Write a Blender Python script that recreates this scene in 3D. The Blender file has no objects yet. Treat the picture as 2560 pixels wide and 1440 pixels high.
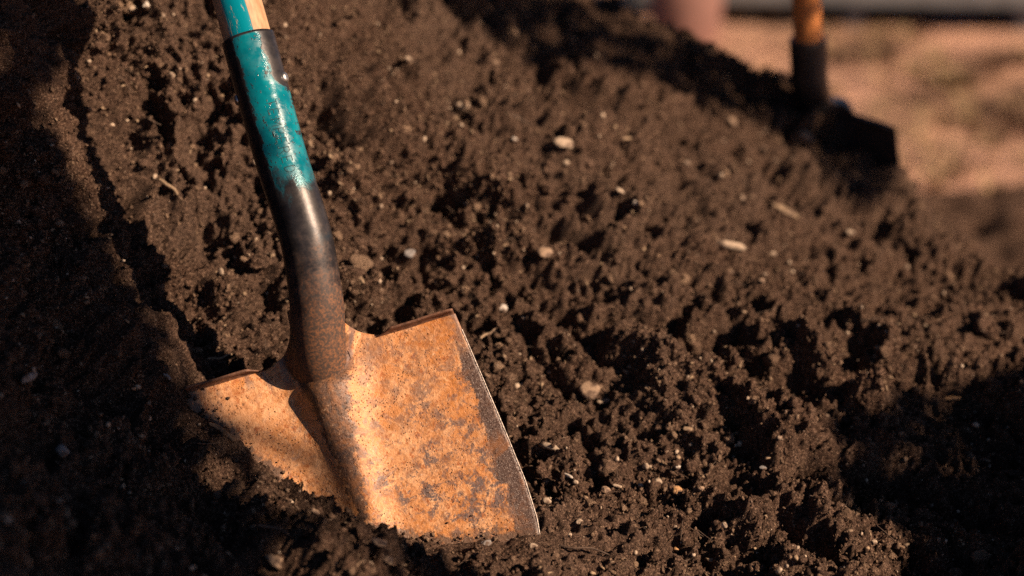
import bpy, bmesh, math, random
import numpy as np
from mathutils import Vector, Matrix
from mathutils.kdtree import KDTree

# ------------------------------------------------------------------ camera, world, sun, exposure
scene = bpy.context.scene
COL = scene.collection
PITCH = math.radians(20.0)
LENS, SENSOR = 70.0, 36.0
CAM_Z = 1.25
cam_d = bpy.data.cameras.new("camera")
cam_d.lens, cam_d.sensor_width, cam_d.clip_start, cam_d.clip_end = LENS, SENSOR, 0.05, 2000.0
cam_d.dof.use_dof = True
cam_d.dof.focus_distance = 1.585
cam_d.dof.aperture_fstop = 2.8
cam = bpy.data.objects.new("camera", cam_d)
cam.location = (0, 0, CAM_Z)
cam.rotation_euler = (math.pi / 2 - PITCH, 0, 0)
COL.objects.link(cam)
scene.camera = cam

SUN = Vector((0.75, -0.40, 0.525)).normalized()          # towards the sun
world = bpy.data.worlds.new("World")
scene.world = world
world.use_nodes = True
wn, wl = world.node_tree.nodes, world.node_tree.links
wn.clear()
sky = wn.new("ShaderNodeTexSky")
sky.sky_type = 'NISHITA'
sky.sun_disc = False
sky.sun_elevation = math.asin(SUN.z)
sky.air_density = 0.35
sky.dust_density = 0.2
sky.altitude = 800.0
sky.sun_rotation = math.atan2(SUN.x, SUN.y)
bg = wn.new("ShaderNodeBackground")
bg.inputs[1].default_value = 0.05
wo = wn.new("ShaderNodeOutputWorld")
wl.new(sky.outputs[0], bg.inputs[0])
wl.new(bg.outputs[0], wo.inputs[0])

sun_d = bpy.data.lights.new("sun", 'SUN')
sun_d.energy = 5.0
sun_d.angle = math.radians(0.53)
sun_d.color = (1.0, 0.765, 0.565)
sun_o = bpy.data.objects.new("sun", sun_d)
sun_o.rotation_euler = SUN.to_track_quat('Z', 'Y').to_euler()
COL.objects.link(sun_o)

vs = scene.view_settings
vs.view_transform = 'Standard'
vs.look = 'None'
vs.exposure = 0.95
vs.gamma = 1.0
vs.use_curve_mapping = False
scene.render.engine = 'CYCLES'
scene.cycles.use_denoising = False
scene.cycles.max_bounces = 4
scene.cycles.diffuse_bounces = 2
scene.cycles.sample_clamp_indirect = 4.0

# ------------------------------------------------------------------ helpers
rng = np.random.default_rng(7)
random.seed(7)
CR = np.array([1.0, 0, 0])
CU = np.array([0, math.sin(PITCH), math.cos(PITCH)])
CF = np.array([0, math.cos(PITCH), -math.sin(PITCH)])
CO = np.array([0, 0, CAM_Z])
PX = SENSOR / LENS / 2560.0


def ray_point(u, v, d):
    """a point of the place, measured off the photograph at distance d"""
    return CO + CR * ((u - 1280) * PX * d) + CU * ((720 - v) * PX * d) + CF * d


def measure(P):
    q = np.asarray(P) - CO
    d = q @ CF
    return 1280 + (q @ CR) / d / PX, 720 - (q @ CU) / d / PX, d


def hash3(ix, iy, iz, seed):
    h = (ix.astype(np.int64) * 374761393 + iy.astype(np.int64) * 668265263 + iz.astype(np.int64) * 2147483647 + seed * 1274126177) & 0xFFFFFFFF
    h = ((h ^ (h >> 13)) * 1274126177) & 0xFFFFFFFF
    h = ((h ^ (h >> 16)) * 2246822519) & 0xFFFFFFFF
    return (h ^ (h >> 13)) & 0xFFFFFFFF


_th = rng.uniform(0, 2 * np.pi, 256)
_zz = rng.uniform(-1, 1, 256)
GRAD = np.stack([np.sqrt(1 - _zz ** 2) * np.cos(_th), np.sqrt(1 - _zz ** 2) * np.sin(_th), _zz], 1).astype(np.float32)


def perlin(P, freq, seed=0):
    Q = P * freq
    I = np.floor(Q)
    F = (Q - I).astype(np.float32)
    I = I.astype(np.int64)
    W = F * F * F * (F * (F * 6 - 15) + 10)
    out = np.zeros(len(P), np.float32)
    for dx in (0, 1):
        wx = W[:, 0] if dx else 1 - W[:, 0]
        for dy in (0, 1):
            wy = W[:, 1] if dy else 1 - W[:, 1]
            for dz in (0, 1):
                wz = W[:, 2] if dz else 1 - W[:, 2]
                g = GRAD[hash3(I[:, 0] + dx, I[:, 1] + dy, I[:, 2] + dz, seed) & 255]
                out += wx * wy * wz * (g[:, 0] * (F[:, 0] - dx) + g[:, 1] * (F[:, 1] - dy) + g[:, 2] * (F[:, 2] - dz))
    return out * 1.6


def worley(P, freq, seed=0):
    """distance to the nearest and second nearest feature point"""
    Q = (P * freq)
    I = np.floor(Q).astype(np.int64)
    F = (Q - I).astype(np.float32)
    d1 = np.full(len(P), 9.0, np.float32)
    d2 = np.full(len(P), 9.0, np.float32)
    for dx in (-1, 0, 1):
        for dy in (-1, 0, 1):
            for dz in (-1, 0, 1):
                h = hash3(I[:, 0] + dx, I[:, 1] + dy, I[:, 2] + dz, seed)
                a = (h & 1023).astype(np.float32) / 1023 + dx - F[:, 0]
                b = ((h >> 10) & 1023).astype(np.float32) / 1023 + dy - F[:, 1]
                c = ((h >> 20) & 1023).astype(np.float32) / 1023 + dz - F[:, 2]
                d = a * a + b * b + c * c
                m = d < d1
                d2 = np.where(m, d1, np.minimum(d2, d))
                d1 = np.where(m, d, d1)
    return np.sqrt(d1), np.sqrt(d2)


def smooth(a, b, x):
    t = np.clip((x - a) / (b - a), 0, 1)
    return t * t * (3 - 2 * t)


def mesh_np(name, V, quads=None, tris=None, smooth_shade=True):
    me = bpy.data.meshes.new(name)
    V = np.ascontiguousarray(V, np.float32)
    nq = 0 if quads is None else len(quads)
    nt = 0 if tris is None else len(tris)
    me.vertices.add(len(V))
    me.vertices.foreach_set("co", V.ravel())
    loops = np.concatenate([np.asarray(a, np.int32).ravel() for a in (quads, tris) if a is not None])
    me.loops.add(len(loops))
    me.loops.foreach_set("vertex_index", loops)
    me.polygons.add(nq + nt)
    starts = np.concatenate([np.arange(nq) * 4, nq * 4 + np.arange(nt) * 3]).astype(np.int32)
    me.polygons.foreach_set("loop_start", starts)
    me.update(calc_edges=True)
    me.polygons.foreach_set("use_smooth", np.full(nq + nt, smooth_shade, bool))
    me.validate()
    return me


def grid_quads(nu, nv, wrap=False):
    """rows nu, columns nv"""
    i, j = np.meshgrid(np.arange(nu - 1), np.arange(nv if wrap else nv - 1), indexing='ij')
    j2 = (j + 1) % nv
    return np.stack([i * nv + j, i * nv + j2, (i + 1) * nv + j2, (i + 1) * nv + j], -1).reshape(-1, 4)


def attr(me, name, data):
    a = me.attributes.new(name, 'FLOAT', 'POINT')
    a.data.foreach_set("value", np.ascontiguousarray(data, np.float32))


def link(name, me, mat=None, parent=None):
    o = bpy.data.objects.new(name, me)
    COL.objects.link(o)
    if mat:
        me.materials.append(mat)
    if parent:
        o.parent = parent
    return o


def tag(o, label, cat, group=None, kind=None):
    o["label"], o["category"] = label, cat
    if group:
        o["group"] = group
    if kind:
        o["kind"] = kind
    return o


class NT:
    """small node-graph writer"""

    def __init__(self, name):
        self.m = bpy.data.materials.new(name)
        self.m.use_nodes = True
        self.n, self.l = self.m.node_tree.nodes, self.m.node_tree.links
        self.bsdf = self.n["Principled BSDF"]

    def node(self, t, **kw):
        n = self.n.new(t)
        for k, v in kw.items():
            setattr(n, k, v)
        return n

    def put(self, sock, v):
        if hasattr(v, "is_output"):
            self.l.new(v, sock)
        else:
            sock.default_value = v

    def coord(self):
        return self.node("ShaderNodeTexCoord").outputs["Object"]

    def attr(self, name):
        return self.node("ShaderNodeAttribute", attribute_name=name).outputs["Fac"]

    def scaled(self, vec, s):
        n = self.node("ShaderNodeMapping")
        self.put(n.inputs["Vector"], vec)
        n.inputs["Scale"].default_value = s
        return n.outputs[0]

    def noise(self, vec, scale, detail=4, rough=0.55, dist=0.0):
        n = self.node("ShaderNodeTexNoise")
        self.put(n.inputs["Vector"], vec)
        n.inputs["Scale"].default_value = scale
        n.inputs["Detail"].default_value = detail
        n.inputs["Roughness"].default_value = rough
        n.inputs["Distortion"].default_value = dist
        return n.outputs["Fac"]

    def voronoi(self, vec, scale, out="Distance"):
        n = self.node("ShaderNodeTexVoronoi")
        self.put(n.inputs["Vector"], vec)
        n.inputs["Scale"].default_value = scale
        return n.outputs[out]

    def math(self, op, a, b=0.0, c=0.0, clamp=False):
        n = self.node("ShaderNodeMath", operation=op, use_clamp=clamp)
        self.put(n.inputs[0], a)
        self.put(n.inputs[1], b)
        self.put(n.inputs[2], c)
        return n.outputs[0]

    def step(self, x, lo, hi, out0=0.0, out1=1.0):
        n = self.node("ShaderNodeMapRange", interpolation_type='SMOOTHSTEP')
        self.put(n.inputs[0], x)
        n.inputs[1].default_value, n.inputs[2].default_value = lo, hi
        n.inputs[3].default_value, n.inputs[4].default_value = out0, out1
        return n.outputs[0]

    def mix(self, f, a, b):
        n = self.node("ShaderNodeMix", data_type='RGBA')
        self.put(n.inputs[0], f)
        self.put(n.inputs[6], a if hasattr(a, "is_output") else (*a, 1))
        self.put(n.inputs[7], b if hasattr(b, "is_output") else (*b, 1))
        return n.outputs[2]

    def mixf(self, f, a, b):
        n = self.node("ShaderNodeMix", data_type='FLOAT')
        self.put(n.inputs[0], f)
        self.put(n.inputs[2], a)
        self.put(n.inputs[3], b)
        return n.outputs[0]

    def bump(self, h, strength, dist):
        n = self.node("ShaderNodeBump")
        n.inputs["Strength"].default_value = strength
        n.inputs["Distance"].default_value = dist
        self.put(n.inputs["Height"], h)
        self.l.new(n.outputs[0], self.bsdf.inputs["Normal"])

    def out(self, color=None, rough=None, metal=None, spec=None):
        if color is not None:
            self.put(self.bsdf.inputs["Base Color"], color if hasattr(color, "is_output") else (*color, 1))
        if rough is not None:
            self.put(self.bsdf.inputs["Roughness"], rough)
        if metal is not None:
            self.put(self.bsdf.inputs["Metallic"], metal)
        if spec is not None:
            self.put(self.bsdf.inputs["Specular IOR Level"], spec)
        return self.m


# ------------------------------------------------------------------ materials
def soil_material(name, k=1.0):
    t = NT(name)
    c = t.coord()
    big = t.noise(c, 9, 4)
    mid = t.noise(c, 70, 5, 0.65)
    fine = t.noise(c, 520, 4, 0.75)
    tint = t.attr("tint")
    a = t.mix(t.step(big, 0.35, 0.65), (0.080 * k, 0.043 * k, 0.028 * k), (0.056 * k, 0.030 * k, 0.0195 * k))
    a = t.mix(t.math('MULTIPLY', t.step(t.noise(c, 3.2, 3, 0.5), 0.48, 0.66), 0.4), a, (0.130 * k, 0.083 * k, 0.060 * k))
    a = t.mix(t.step(mid, 0.45, 0.72), a, (0.115 * k, 0.067 * k, 0.045 * k))
    m2 = t.noise(c, 135, 4, 0.65)
    a = t.mix(t.math('MULTIPLY', t.step(m2, 0.51, 0.38), 0.6), a, (0.030 * k, 0.017 * k, 0.011 * k))
    a = t.mix(t.math('MULTIPLY', t.step(m2, 0.57, 0.68), 0.55), a, (0.185 * k, 0.112 * k, 0.076 * k))
    a = t.mix(t.step(fine, 0.52, 0.68), a, (0.30 * k, 0.19 * k, 0.127 * k))
    a = t.mix(t.step(fine, 0.48, 0.36), a, (0.014 * k, 0.009 * k, 0.006 * k))
    a = t.mix(t.step(tint, 0.0, 1.0), a, (0.24 * k, 0.155 * k, 0.10 * k))
    sp = t.math('LESS_THAN', t.voronoi(c, 160), 0.09)
    a = t.mix(t.math('MULTIPLY', sp, t.math('GREATER_THAN', mid, 0.55)), a, (0.42, 0.33, 0.25))
    t.bump(t.math('ADD', t.noise(c, 190, 6, 0.75), t.math('MULTIPLY', t.noise(c, 560, 3, 0.7), 0.5)), 1.0, 0.009)
    return t.out(a, 0.95, 0.0, 0.12)


M_SOIL = soil_material("dark_soil", 1.2)
M_CRUMB = soil_material("soil_crumb", 1.42)


def pebble_material(name, col, rough=0.8):
    t = NT(name)
    c = t.coord()
    f = t.noise(c, 160, 5, 0.7)
    a = t.mix(t.step(f, 0.35, 0.7), tuple(x * 0.62 for x in col), col)
    a = t.mix(t.step(t.noise(c, 150, 4, 0.65), 0.46, 0.62), a, (0.10, 0.062, 0.042))
    t.bump(f, 0.6, 0.002)
    return t.out(a, rough, 0, 0.3)


M_PEB = {
    'cream': pebble_material("cream_stone", (0.50, 0.37, 0.26)),
    'white': pebble_material("white_stone", (0.66, 0.56, 0.46), 0.6),
    'tan': pebble_material("tan_stone", (0.38, 0.25, 0.16)),
    'orange': pebble_material("orange_stone", (0.55, 0.30, 0.13)),
    'grey': pebble_material("grey_stone", (0.30, 0.27, 0.25)),
    'wood': pebble_material("bark_wood", (0.26, 0.16, 0.09)),
    'straw': pebble_material("straw", (0.34, 0.23, 0.14)),
    'dark': pebble_material("dark_root", (0.10, 0.065, 0.045)),
}


def rust_color(t, c):
    """pale orange dusty rust with grey-mauve scale and dark pits"""
    big = t.noise(c, 16, 5, 0.6, 0.4)
    mid = t.noise(c, 75, 6, 0.7, 0.6)
    fine = t.noise(c, 330, 4, 0.7)
    a = t.mix(t.step(big, 0.36, 0.66), (0.58, 0.275, 0.115), (0.53, 0.20, 0.048))
    a = t.mix(t.step(mid, 0.44, 0.64), a, (0.66, 0.345, 0.16))
    a = t.mix(t.step(t.noise(c, 130, 5, 0.7), 0.56, 0.64), a, (0.36, 0.105, 0.022))
    return a, big, mid, fine


def blade_material(name):
    t = NT(name)
    c = t.coord()
    s = t.node("ShaderNodeSeparateXYZ")
    t.l.new(c, s.inputs[0])
    a, big, mid, fine = rust_color(t, c)
    low = t.step(s.outputs[1], -0.01, -0.11)
    grey = t.math('MULTIPLY', t.step(t.noise(c, 80, 9, 0.80, 0.4), 0.50, 0.545), t.step(t.math('ADD', t.noise(c, 19, 3), t.math('MULTIPLY', t.step(s.outputs[0], 0.0, 0.10), 0.10)), 0.44, 0.60))
    a = t.mix(t.math('MULTIPLY', grey, t.mixf(low, 0.5, 1.0)), a, (0.125, 0.083, 0.070))
    a = t.mix(t.math('MULTIPLY', t.step(t.noise(c, 240, 6, 0.75, 0.3), 0.47, 0.62), 0.55), a, (0.27, 0.092, 0.024))
    a = t.mix(t.math('MULTIPLY', t.step(t.noise(t.scaled(c, (1, 1, 1.3)), 300, 5, 0.7), 0.52, 0.64), t.mixf(low, 0.25, 0.7)), a, (0.21, 0.125, 0.09))
    # worn brown margin along the edge
    ed = t.attr("edge")
    wob = t.math('MULTIPLY', t.math('SUBTRACT', t.noise(c, 26, 5, 0.62, 0.3), 0.5), 0.062)
    e2 = t.math('ADD', ed, wob)
    side = t.step(s.outputs[0], 0.02, 0.06)
    worn = t.math('MULTIPLY', t.step(e2, 0.0175, 0.0150), t.math('MULTIPLY', side, t.step(s.outputs[1], -0.012, -0.04)))
    wc = t.mix(t.step(fine, 0.4, 0.7), (0.075, 0.042, 0.029), (0.14, 0.085, 0.062))
    wc = t.mix(t.math('GREATER_THAN', t.noise(c, 1500, 2), 0.64), wc, (0.45, 0.36, 0.3))
    a = t.mix(worn, a, wc)
    # darker crown of the ridge under the socket
    rd = t.attr("ridge")
    rn = t.math('ADD', rd, t.math('MULTIPLY', t.math('SUBTRACT', t.noise(c, 85, 6, 0.75), 0.5), 1.7))
    rm = t.step(rn, 0.50, 0.75)
    a = t.mix(t.math('MULTIPLY', rm, 0.93), a, t.mix(t.step(fine, 0.4, 0.65), (0.036, 0.023, 0.018), (0.125, 0.055, 0.025)))
    # patchy darker band under the steps
    up = t.math('MULTIPLY', t.step(s.outputs[1], -0.03, -0.006), t.step(t.noise(t.scaled(c, (1.0, 0.35, 1.0)), 75, 4, 0.6), 0.5, 0.62))
    a = t.mix(t.math('MULTIPLY', up, 0.75), a, (0.13, 0.085, 0.075))
    scr = t.step(t.noise(t.scaled(c, (1.0, 0.06, 1.0)), 330, 4, 0.6), 0.60, 0.70)
    a = t.mix(t.math('MULTIPLY', scr, 0.45), a, (0.30, 0.15, 0.075))
    a = t.mix(t.math('MULTIPLY', t.step(t.noise(c, 34, 6, 0.7, 0.5), 0.50, 0.66), 0.5), a, (0.33, 0.125, 0.034))
    dm = t.step(t.math('ADD', t.attr("dirt"), t.math('MULTIPLY', t.math('SUBTRACT', t.noise(c, 170, 5, 0.7), 0.5), 1.5)), 0.45, 0.75)
    a = t.mix(t.math('MULTIPLY', dm, 0.9), a, (0.10, 0.058, 0.037))
    # pits
    v = t.voronoi(c, 420)
    pit = t.math('MULTIPLY', t.step(v, 0.30, 0.20), t.step(t.noise(c, 50, 4, 0.7), 0.48, 0.60))
    pit2 = t.math('MULTIPLY', t.step(t.noise(c, 210, 5, 0.7, 0.6), 0.645, 0.69), t.step(t.noise(c, 28, 3), 0.42, 0.55))
    pits = t.math('MAXIMUM', pit, pit2)
    a = t.mix(t.math('MULTIPLY', pits, 0.85), a, (0.075, 0.03, 0.014))
    a = t.mix(t.math('MULTIPLY', t.step(fine, 0.62, 0.72), 0.35), a, (0.80, 0.58, 0.38))
    h = t.math('SUBTRACT', t.math('ADD', t.math('MULTIPLY', mid, 0.5), t.math('MULTIPLY', fine, 0.45)), t.math('MULTIPLY', pits, 0.6))
    t.bump(h, 0.8, 0.0022)
    return t.out(a, t.mixf(worn, t.mixf(t.step(mid, 0.4, 0.6), 0.42, 0.62), 0.42), 0.0, 0.55)


def socket_material(name, painted=True):
    t = NT(name)
    c = t.coord()
    al, an = t.attr("along"), t.attr("side")           # metres below the rim; -1 left .. 1 right
    cv = t.node("ShaderNodeCombineXYZ")
    t.put(cv.inputs[0], t.math('MULTIPLY', an, 0.02))
    t.put(cv.inputs[1], t.math('MULTIPLY', al, 0.55))
    streak = t.noise(cv.outputs[0], 170, 5, 0.7, 0.5)
    fine = t.noise(c, 420, 4, 0.7)
    mid = t.noise(c, 75, 6, 0.72)
    metal = t.mix(t.step(mid, 0.35, 0.65), (0.020, 0.018, 0.019), (0.055, 0.046, 0.042))
    metal = t.mix(t.step(t.noise(cv.outputs[0], 60, 3), 0.58, 0.75), metal, (0.02, 0.035, 0.045))
    # rust creeps up from the blade
    ru = t.math('ADD', al, t.math('MULTIPLY', t.math('SUBTRACT', mid, 0.5), 0.15))
    rust = t.mix(t.step(fine, 0.4, 0.66), (0.042, 0.026, 0.018), (0.19, 0.075, 0.028))
    rf = t.step(ru, 0.165, 0.245)
    a = t.mix(t.math('MULTIPLY', rf, 0.93), metal, rust)
    rough = t.mixf(rf, 0.40, 0.78)
    if painted:
        edge = t.math('ADD', an, t.math('MULTIPLY', t.math('SUBTRACT', t.noise(cv.outputs[0], 95, 7, 0.72), 0.5), 0.75))
        left = t.step(edge, -0.47, -0.40)
        # right-hand limit of the paint: bare near the rim, reaching round further down
        lim = t.step(al, 0.035, 0.062, 0.50, 1.35)
        right = t.step(t.math('SUBTRACT', edge, lim), 0.06, -0.06)
        down = t.step(t.math('ADD', al, t.math('MULTIPLY', t.math('SUBTRACT', t.noise(cv.outputs[0], 110, 6, 0.7), 0.5), 0.075)), 0.134, 0.110)
        chips = t.math('MULTIPLY', t.step(streak, 0.635, 0.58), t.step(t.voronoi(t.scaled(cv.outputs[0], (1.0, 0.7, 1.0)), 420), 0.13, 0.17))
        p = t.math('MULTIPLY', t.math('MULTIPLY', left, right), t.math('MULTIPLY', t.math('MULTIPLY', down, t.step(al, 0.0012, 0.0024)), chips))
        teal = t.mix(t.step(t.noise(c, 60, 4), 0.35, 0.7), (0.0, 0.105, 0.135), (0.002, 0.175, 0.205))
        a = t.mix(p, a, teal)
        rough = t.mixf(p, rough, t.mixf(t.step(t.noise(c, 90, 5, 0.7), 0.4, 0.65), 0.14, 0.5))
        t.bump(t.math('ADD', t.math('MULTIPLY', p, 0.6), t.math('MULTIPLY', t.math('ADD', mid, fine), 0.2)), 0.35, 0.0010)
        met = t.math('MULTIPLY', t.math('SUBTRACT', 1.0, p), t.mixf(rf, 0.55, 0.0))
    else:
        t.bump(t.math('ADD', mid, fine), 0.4, 0.001)
        met = t.mixf(rf, 0.5, 0.0)
    return t.out(a, rough, met, 0.5)


def wood_material(name, paint):
    t = NT(name)
    al, an = t.attr("along"), t.attr("side")
    cv = t.node("ShaderNodeCombineXYZ")
    t.put(cv.inputs[0], t.math('MULTIPLY', an, 0.02))
    t.put(cv.inputs[1], t.math('MULTIPLY', al, 0.16))
    g = t.noise(cv.outputs[0], 420, 5, 0.6)
    g2 = t.noise(cv.outputs[0], 120, 4, 0.6)
    if paint:
        a = t.mix(t.step(g, 0.3, 0.7), (0.30, 0.155, 0.075), (0.46, 0.27, 0.145))
        a = t.mix(t.step(g2, 0.58, 0.72), a, (0.16, 0.08, 0.045))
    else:
        a = t.mix(t.step(g, 0.3, 0.7), (0.40, 0.135, 0.03), (0.56, 0.20, 0.05))
    rough = 0.6
    if paint:
        e = t.math('ADD', an, t.math('MULTIPLY', t.math('SUBTRACT', t.noise(cv.outputs[0], 90, 5, 0.65, 0.6), 0.5), 0.9))
        p = t.math('MULTIPLY', t.step(e, -0.62, -0.5), t.step(e, 0.42, 0.34))
        p = t.math('MULTIPLY', p, t.step(t.noise(cv.outputs[0], 230, 6, 0.75), 0.63, 0.57))
        a = t.mix(p, a, (0.0, 0.18, 0.23))
        rough = t.mixf(p, 0.62, 0.22)
        t.bump(t.math('ADD', t.math('MULTIPLY', p, 0.5), t.math('MULTIPLY', g, 0.4)), 0.4, 0.001)
    return t.out(a, rough, 0, 0.5)


M_BLADE = blade_material("rusted_blade_steel")
M_SOCKET = socket_material("teal_painted_steel")
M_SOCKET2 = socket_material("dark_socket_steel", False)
M_WOOD = wood_material("teal_painted_ash", True)
M_WOOD2 = wood_material("orange_varnished_ash", False)


def plain(name, col, rough, metal=0.0, var=0.25, scale=60, bump=0.3, dist=0.002):
    t = NT(name)
    c = t.coord()
    f = t.noise(c, scale, 5, 0.65)
    a = t.mix(t.step(f, 0.3, 0.7), tuple(x * (1 - var) for x in col), tuple(min(1, x * (1 + var)) for x in col))
    t.bump(f, bump, dist)
    return t.out(a, rough, metal, 0.4)


M_STEP = plain("rusted_step_steel", (0.13, 0.06, 0.034), 0.7, 0, 0.5, 300)
M_DARKSTEEL = plain("dark_blade_steel", (0.035, 0.022, 0.018), 0.75, 0, 0.4, 60)  # dark steel, deepened to stand for the far blade's unlit side
M_RIVET = plain("worn_rivet_steel", (0.40, 0.38, 0.36), 0.35, 0.9, 0.2, 300)
M_STAMP = plain("stamped_groove", (0.012, 0.03, 0.03), 0.6, 0, 0.4, 300)
M_EDGE = plain("ground_steel_edge", (0.42, 0.34, 0.28), 0.5, 0.2, 0.75, 500)

# ------------------------------------------------------------------ shovel frame (needed by the soil too)
P0 = ray_point(803, 885, 1.600)                              # middle of the step line
ax_img = np.array([130.0, 440.0]); ax_img /= np.linalg.norm(ax_img)
LEAN = math.radians(9)                                       # the tip swings toward the camera
ydown = CR * ax_img[0] * math.cos(LEAN) - CU * ax_img[1] * math.cos(LEAN) - CF * math.sin(LEAN)
EY = -ydown / np.linalg.norm(ydown)
ex0 = CR * ax_img[1] + CU * ax_img[0]
EZ = np.cross(ex0, EY); EZ /= np.linalg.norm(EZ)
EX = np.cross(EY, EZ)
FR = np.stack([EX, EY, EZ], 1)                               # local -> world


def blade_depth(u, v):
    """distance at which the sight line through (u, v) meets the blade sheet"""
    d = ray_point(u, v, 1.0) - CO
    n = EZ
    return float(((P0 - CO) @ n) / (d @ n))


# ------------------------------------------------------------------ the setting: ground and soil mound
GROUND_Z = 0.0
ground_t = NT("dry_ground")
gc = ground_t.coord()
g1 = ground_t.noise(gc, 2.6, 6, 0.62, 0.4)
g2 = ground_t.noise(gc, 11, 5, 0.65)
ga = ground_t.mix(ground_t.step(g1, 0.40, 0.60), (0.49, 0.275, 0.19), (0.31, 0.18, 0.118))
ga = ground_t.mix(ground_t.step(g2, 0.50, 0.68), ga, (0.56, 0.325, 0.195))
ga = ground_t.mix(ground_t.step(ground_t.noise(gc, 5.2, 4), 0.60, 0.68), ga, (0.25, 0.135, 0.085))
ground_t.bump(ground_t.noise(gc, 30, 6, 0.7), 0.8, 0.03)
M_GROUND = ground_t.out(ga, 0.95, 0, 0.1)
gx = np.concatenate([-np.geomspace(300, 3.2, 24), np.linspace(-3, 6, 226), np.geomspace(6.3, 300, 24)])
gy = np.concatenate([-np.geomspace(300, 3.2, 24), np.linspace(-3, 9, 301), np.geomspace(9.3, 600, 24)])
GX, GY = np.meshgrid(gx, gy)
GP = np.stack([GX.ravel(), GY.ravel(), np.zeros(GX.size)], 1)
gd = perlin(GP, 0.9, 3) * 0.035 + perlin(GP, 3.1, 4) * 0.016 + perlin(GP, 9, 5) * 0.008
GP[:, 2] = GROUND_Z + gd * (np.abs(GP[:, 0]) < 7) * (np.abs(GP[:, 1]) < 10)
ground = link("ground", mesh_np("ground", GP, grid_quads(len(gy), len(gx))), M_GROUND)
ground["kind"] = "structure"

# control points of the mound: (u, v, distance) measured off the photograph
bd = blade_depth
CTRL = [
    (-500, 1500, 1.12), (0, 1440, 1.27), (400, 1440, 1.345), (800, 1440, 1.43), (1300, 1440, 1.505), (1800, 1440, 1.555), (2300, 1440, 1.58), (2600, 1440, 1.57), (3200, 1500, 1.5),
    *[(u, v, bd(u, v)) for u, v in ((475, 1012), (545, 1092), (620, 1150), (700, 1258), (820, 1302), (930, 1330), (1060, 1352), (1200, 1355), (1355, 1340))],
    (560, 1180, 1.525), (330, 1180, 1.44), (0, 1100, 1.39), (220, 960, 1.51), (400, 960, 1.58),
    (-400, 900, 1.25), (0, 750, 1.50), (0, 350, 1.565), (0, 0, 1.60), (-500, 100, 1.42), (190, 650, 1.615), (350, 770, 1.638), (540, 860, 1.652),
    (215, 100, 1.73), (250, 300, 1.72), (315, 500, 1.708), (430, 630, 1.692), (440, 300, 1.76), (560, 660, 1.705), (690, 800, 1.69), (700, 300, 1.775), (900, 700, 1.755), (930, 880, 1.72),
    (1000, 300, 1.86), (600, 0, 1.80), (1000, 20, 2.02), (300, -250, 1.78), (-200, -300, 1.68),
    (1250, 900, 1.735), (1300, 1080, 1.68), (1370, 1230, 1.625), (1600, 1200, 1.64), (1650, 900, 1.76), (2050, 1000, 1.73), (2500, 1150, 1.69),
    (1400, 350, 1.92), (1700, 600, 1.90), (2000, 800, 1.84), (2500, 900, 1.80), (1500, 190, 2.12), (1640, 250, 2.13), (1800, 370, 2.12), (2080, 540, 2.10), (2300, 690, 2.01), (1740, 215, 2.24), (1960, 355, 2.24), (2120, 470, 2.22), (1450, 90, 2.22), (2560, 780, 1.95), (2900, 900, 1.85),
    (900, -250, 2.12), (500, -500, 2.0),
]
# the crest as it stands against the ground behind
CREST = [(1000, -150, 2.20), (1250, -65, 2.28), (1450, 10, 2.32), (1640, 78, 2.35), (1780, 130, 2.36), (1900, 180, 2.36), (2060, 300, 2.35), (2160, 425, 2.31), (2225, 505, 2.26), (2290, 572, 2.20), (2430, 640, 2.13), (2560, 700, 2.06), (2900, 850, 1.94)]
CTRL += CREST
TILT = math.radians(28)
TP = np.array([0, math.cos(TILT), math.sin(TILT)])            # up the slope
TQ = np.array([0, -math.sin(TILT), math.cos(TILT)])           # out of the slope
TO = np.array([0, 1.5, 0.55])
cw = [ray_point(*c) for c in CTRL]
# behind the crest the heap falls back to the ground
for (u, v, d) in CREST:
    c0 = ray_point(u, v, d)
    for back, drop in ((0.05, 0.025), (0.11, 0.075), (0.22, 0.20)):
        cw.append(c0 + np.array([0.25 * back, back, -drop]))
for p in [(-1.6, 1.2, 1.25), (-1.6, 2.4, 1.5), (-0.6, 3.2, 1.0), (-1.6, 0.2, 0.9), (-0.7, 0.45, 0.42), (0.1, 0.6, 0.10), (0.8, 0.9, 0.08), (1.4, 1.4, 0.0), (1.5, 2.2, -0.1), (0.9, 2.9, -0.1), (0.3, 3.4, 0.1), (0, 0.1, -0.1), (1.6, 0.4, -0.15)]:
    cw.append(np.array(p, float))
cw = np.array(cw)
cx, cp, cq = cw[:, 0], (cw - TO) @ TP, (cw - TO) @ TQ


def tps(r2):
    return np.where(r2 > 0, 0.5 * r2 * np.log(np.maximum(r2, 1e-12)), 0)


n = len(cw)
A = np.zeros((n + 3, n + 3))
A[:n, :n] = tps((cx[:, None] - cx) ** 2 + (cp[:, None] - cp) ** 2) + np.eye(n) * 0.0004
A[:n, n:] = np.stack([np.ones(n), cx, cp], 1)
A[n:, :n] = A[:n, n:].T
SOL = np.linalg.solve(A, np.concatenate([cq, np.zeros(3)]))


def base_q(x, p):
    out = SOL[n] + SOL[n + 1] * x + SOL[n + 2] * p
    for i in range(n):
        out = out + SOL[i] * tps((x - cx[i]) ** 2 + (p - cp[i]) ** 2)
    return out


def spaced(edges):
    """[(start, end, step0, step1) ...] -> coordinates with smoothly changing spacing"""
    out = []
    for a, b, s0, s1 in edges:
        x = a
        while x < b:
            out.append(x)
            x += s0 + (s1 - s0) * (x - a) / (b - a)
    out.append(edges[-1][1])
    return np.array(out)


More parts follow.
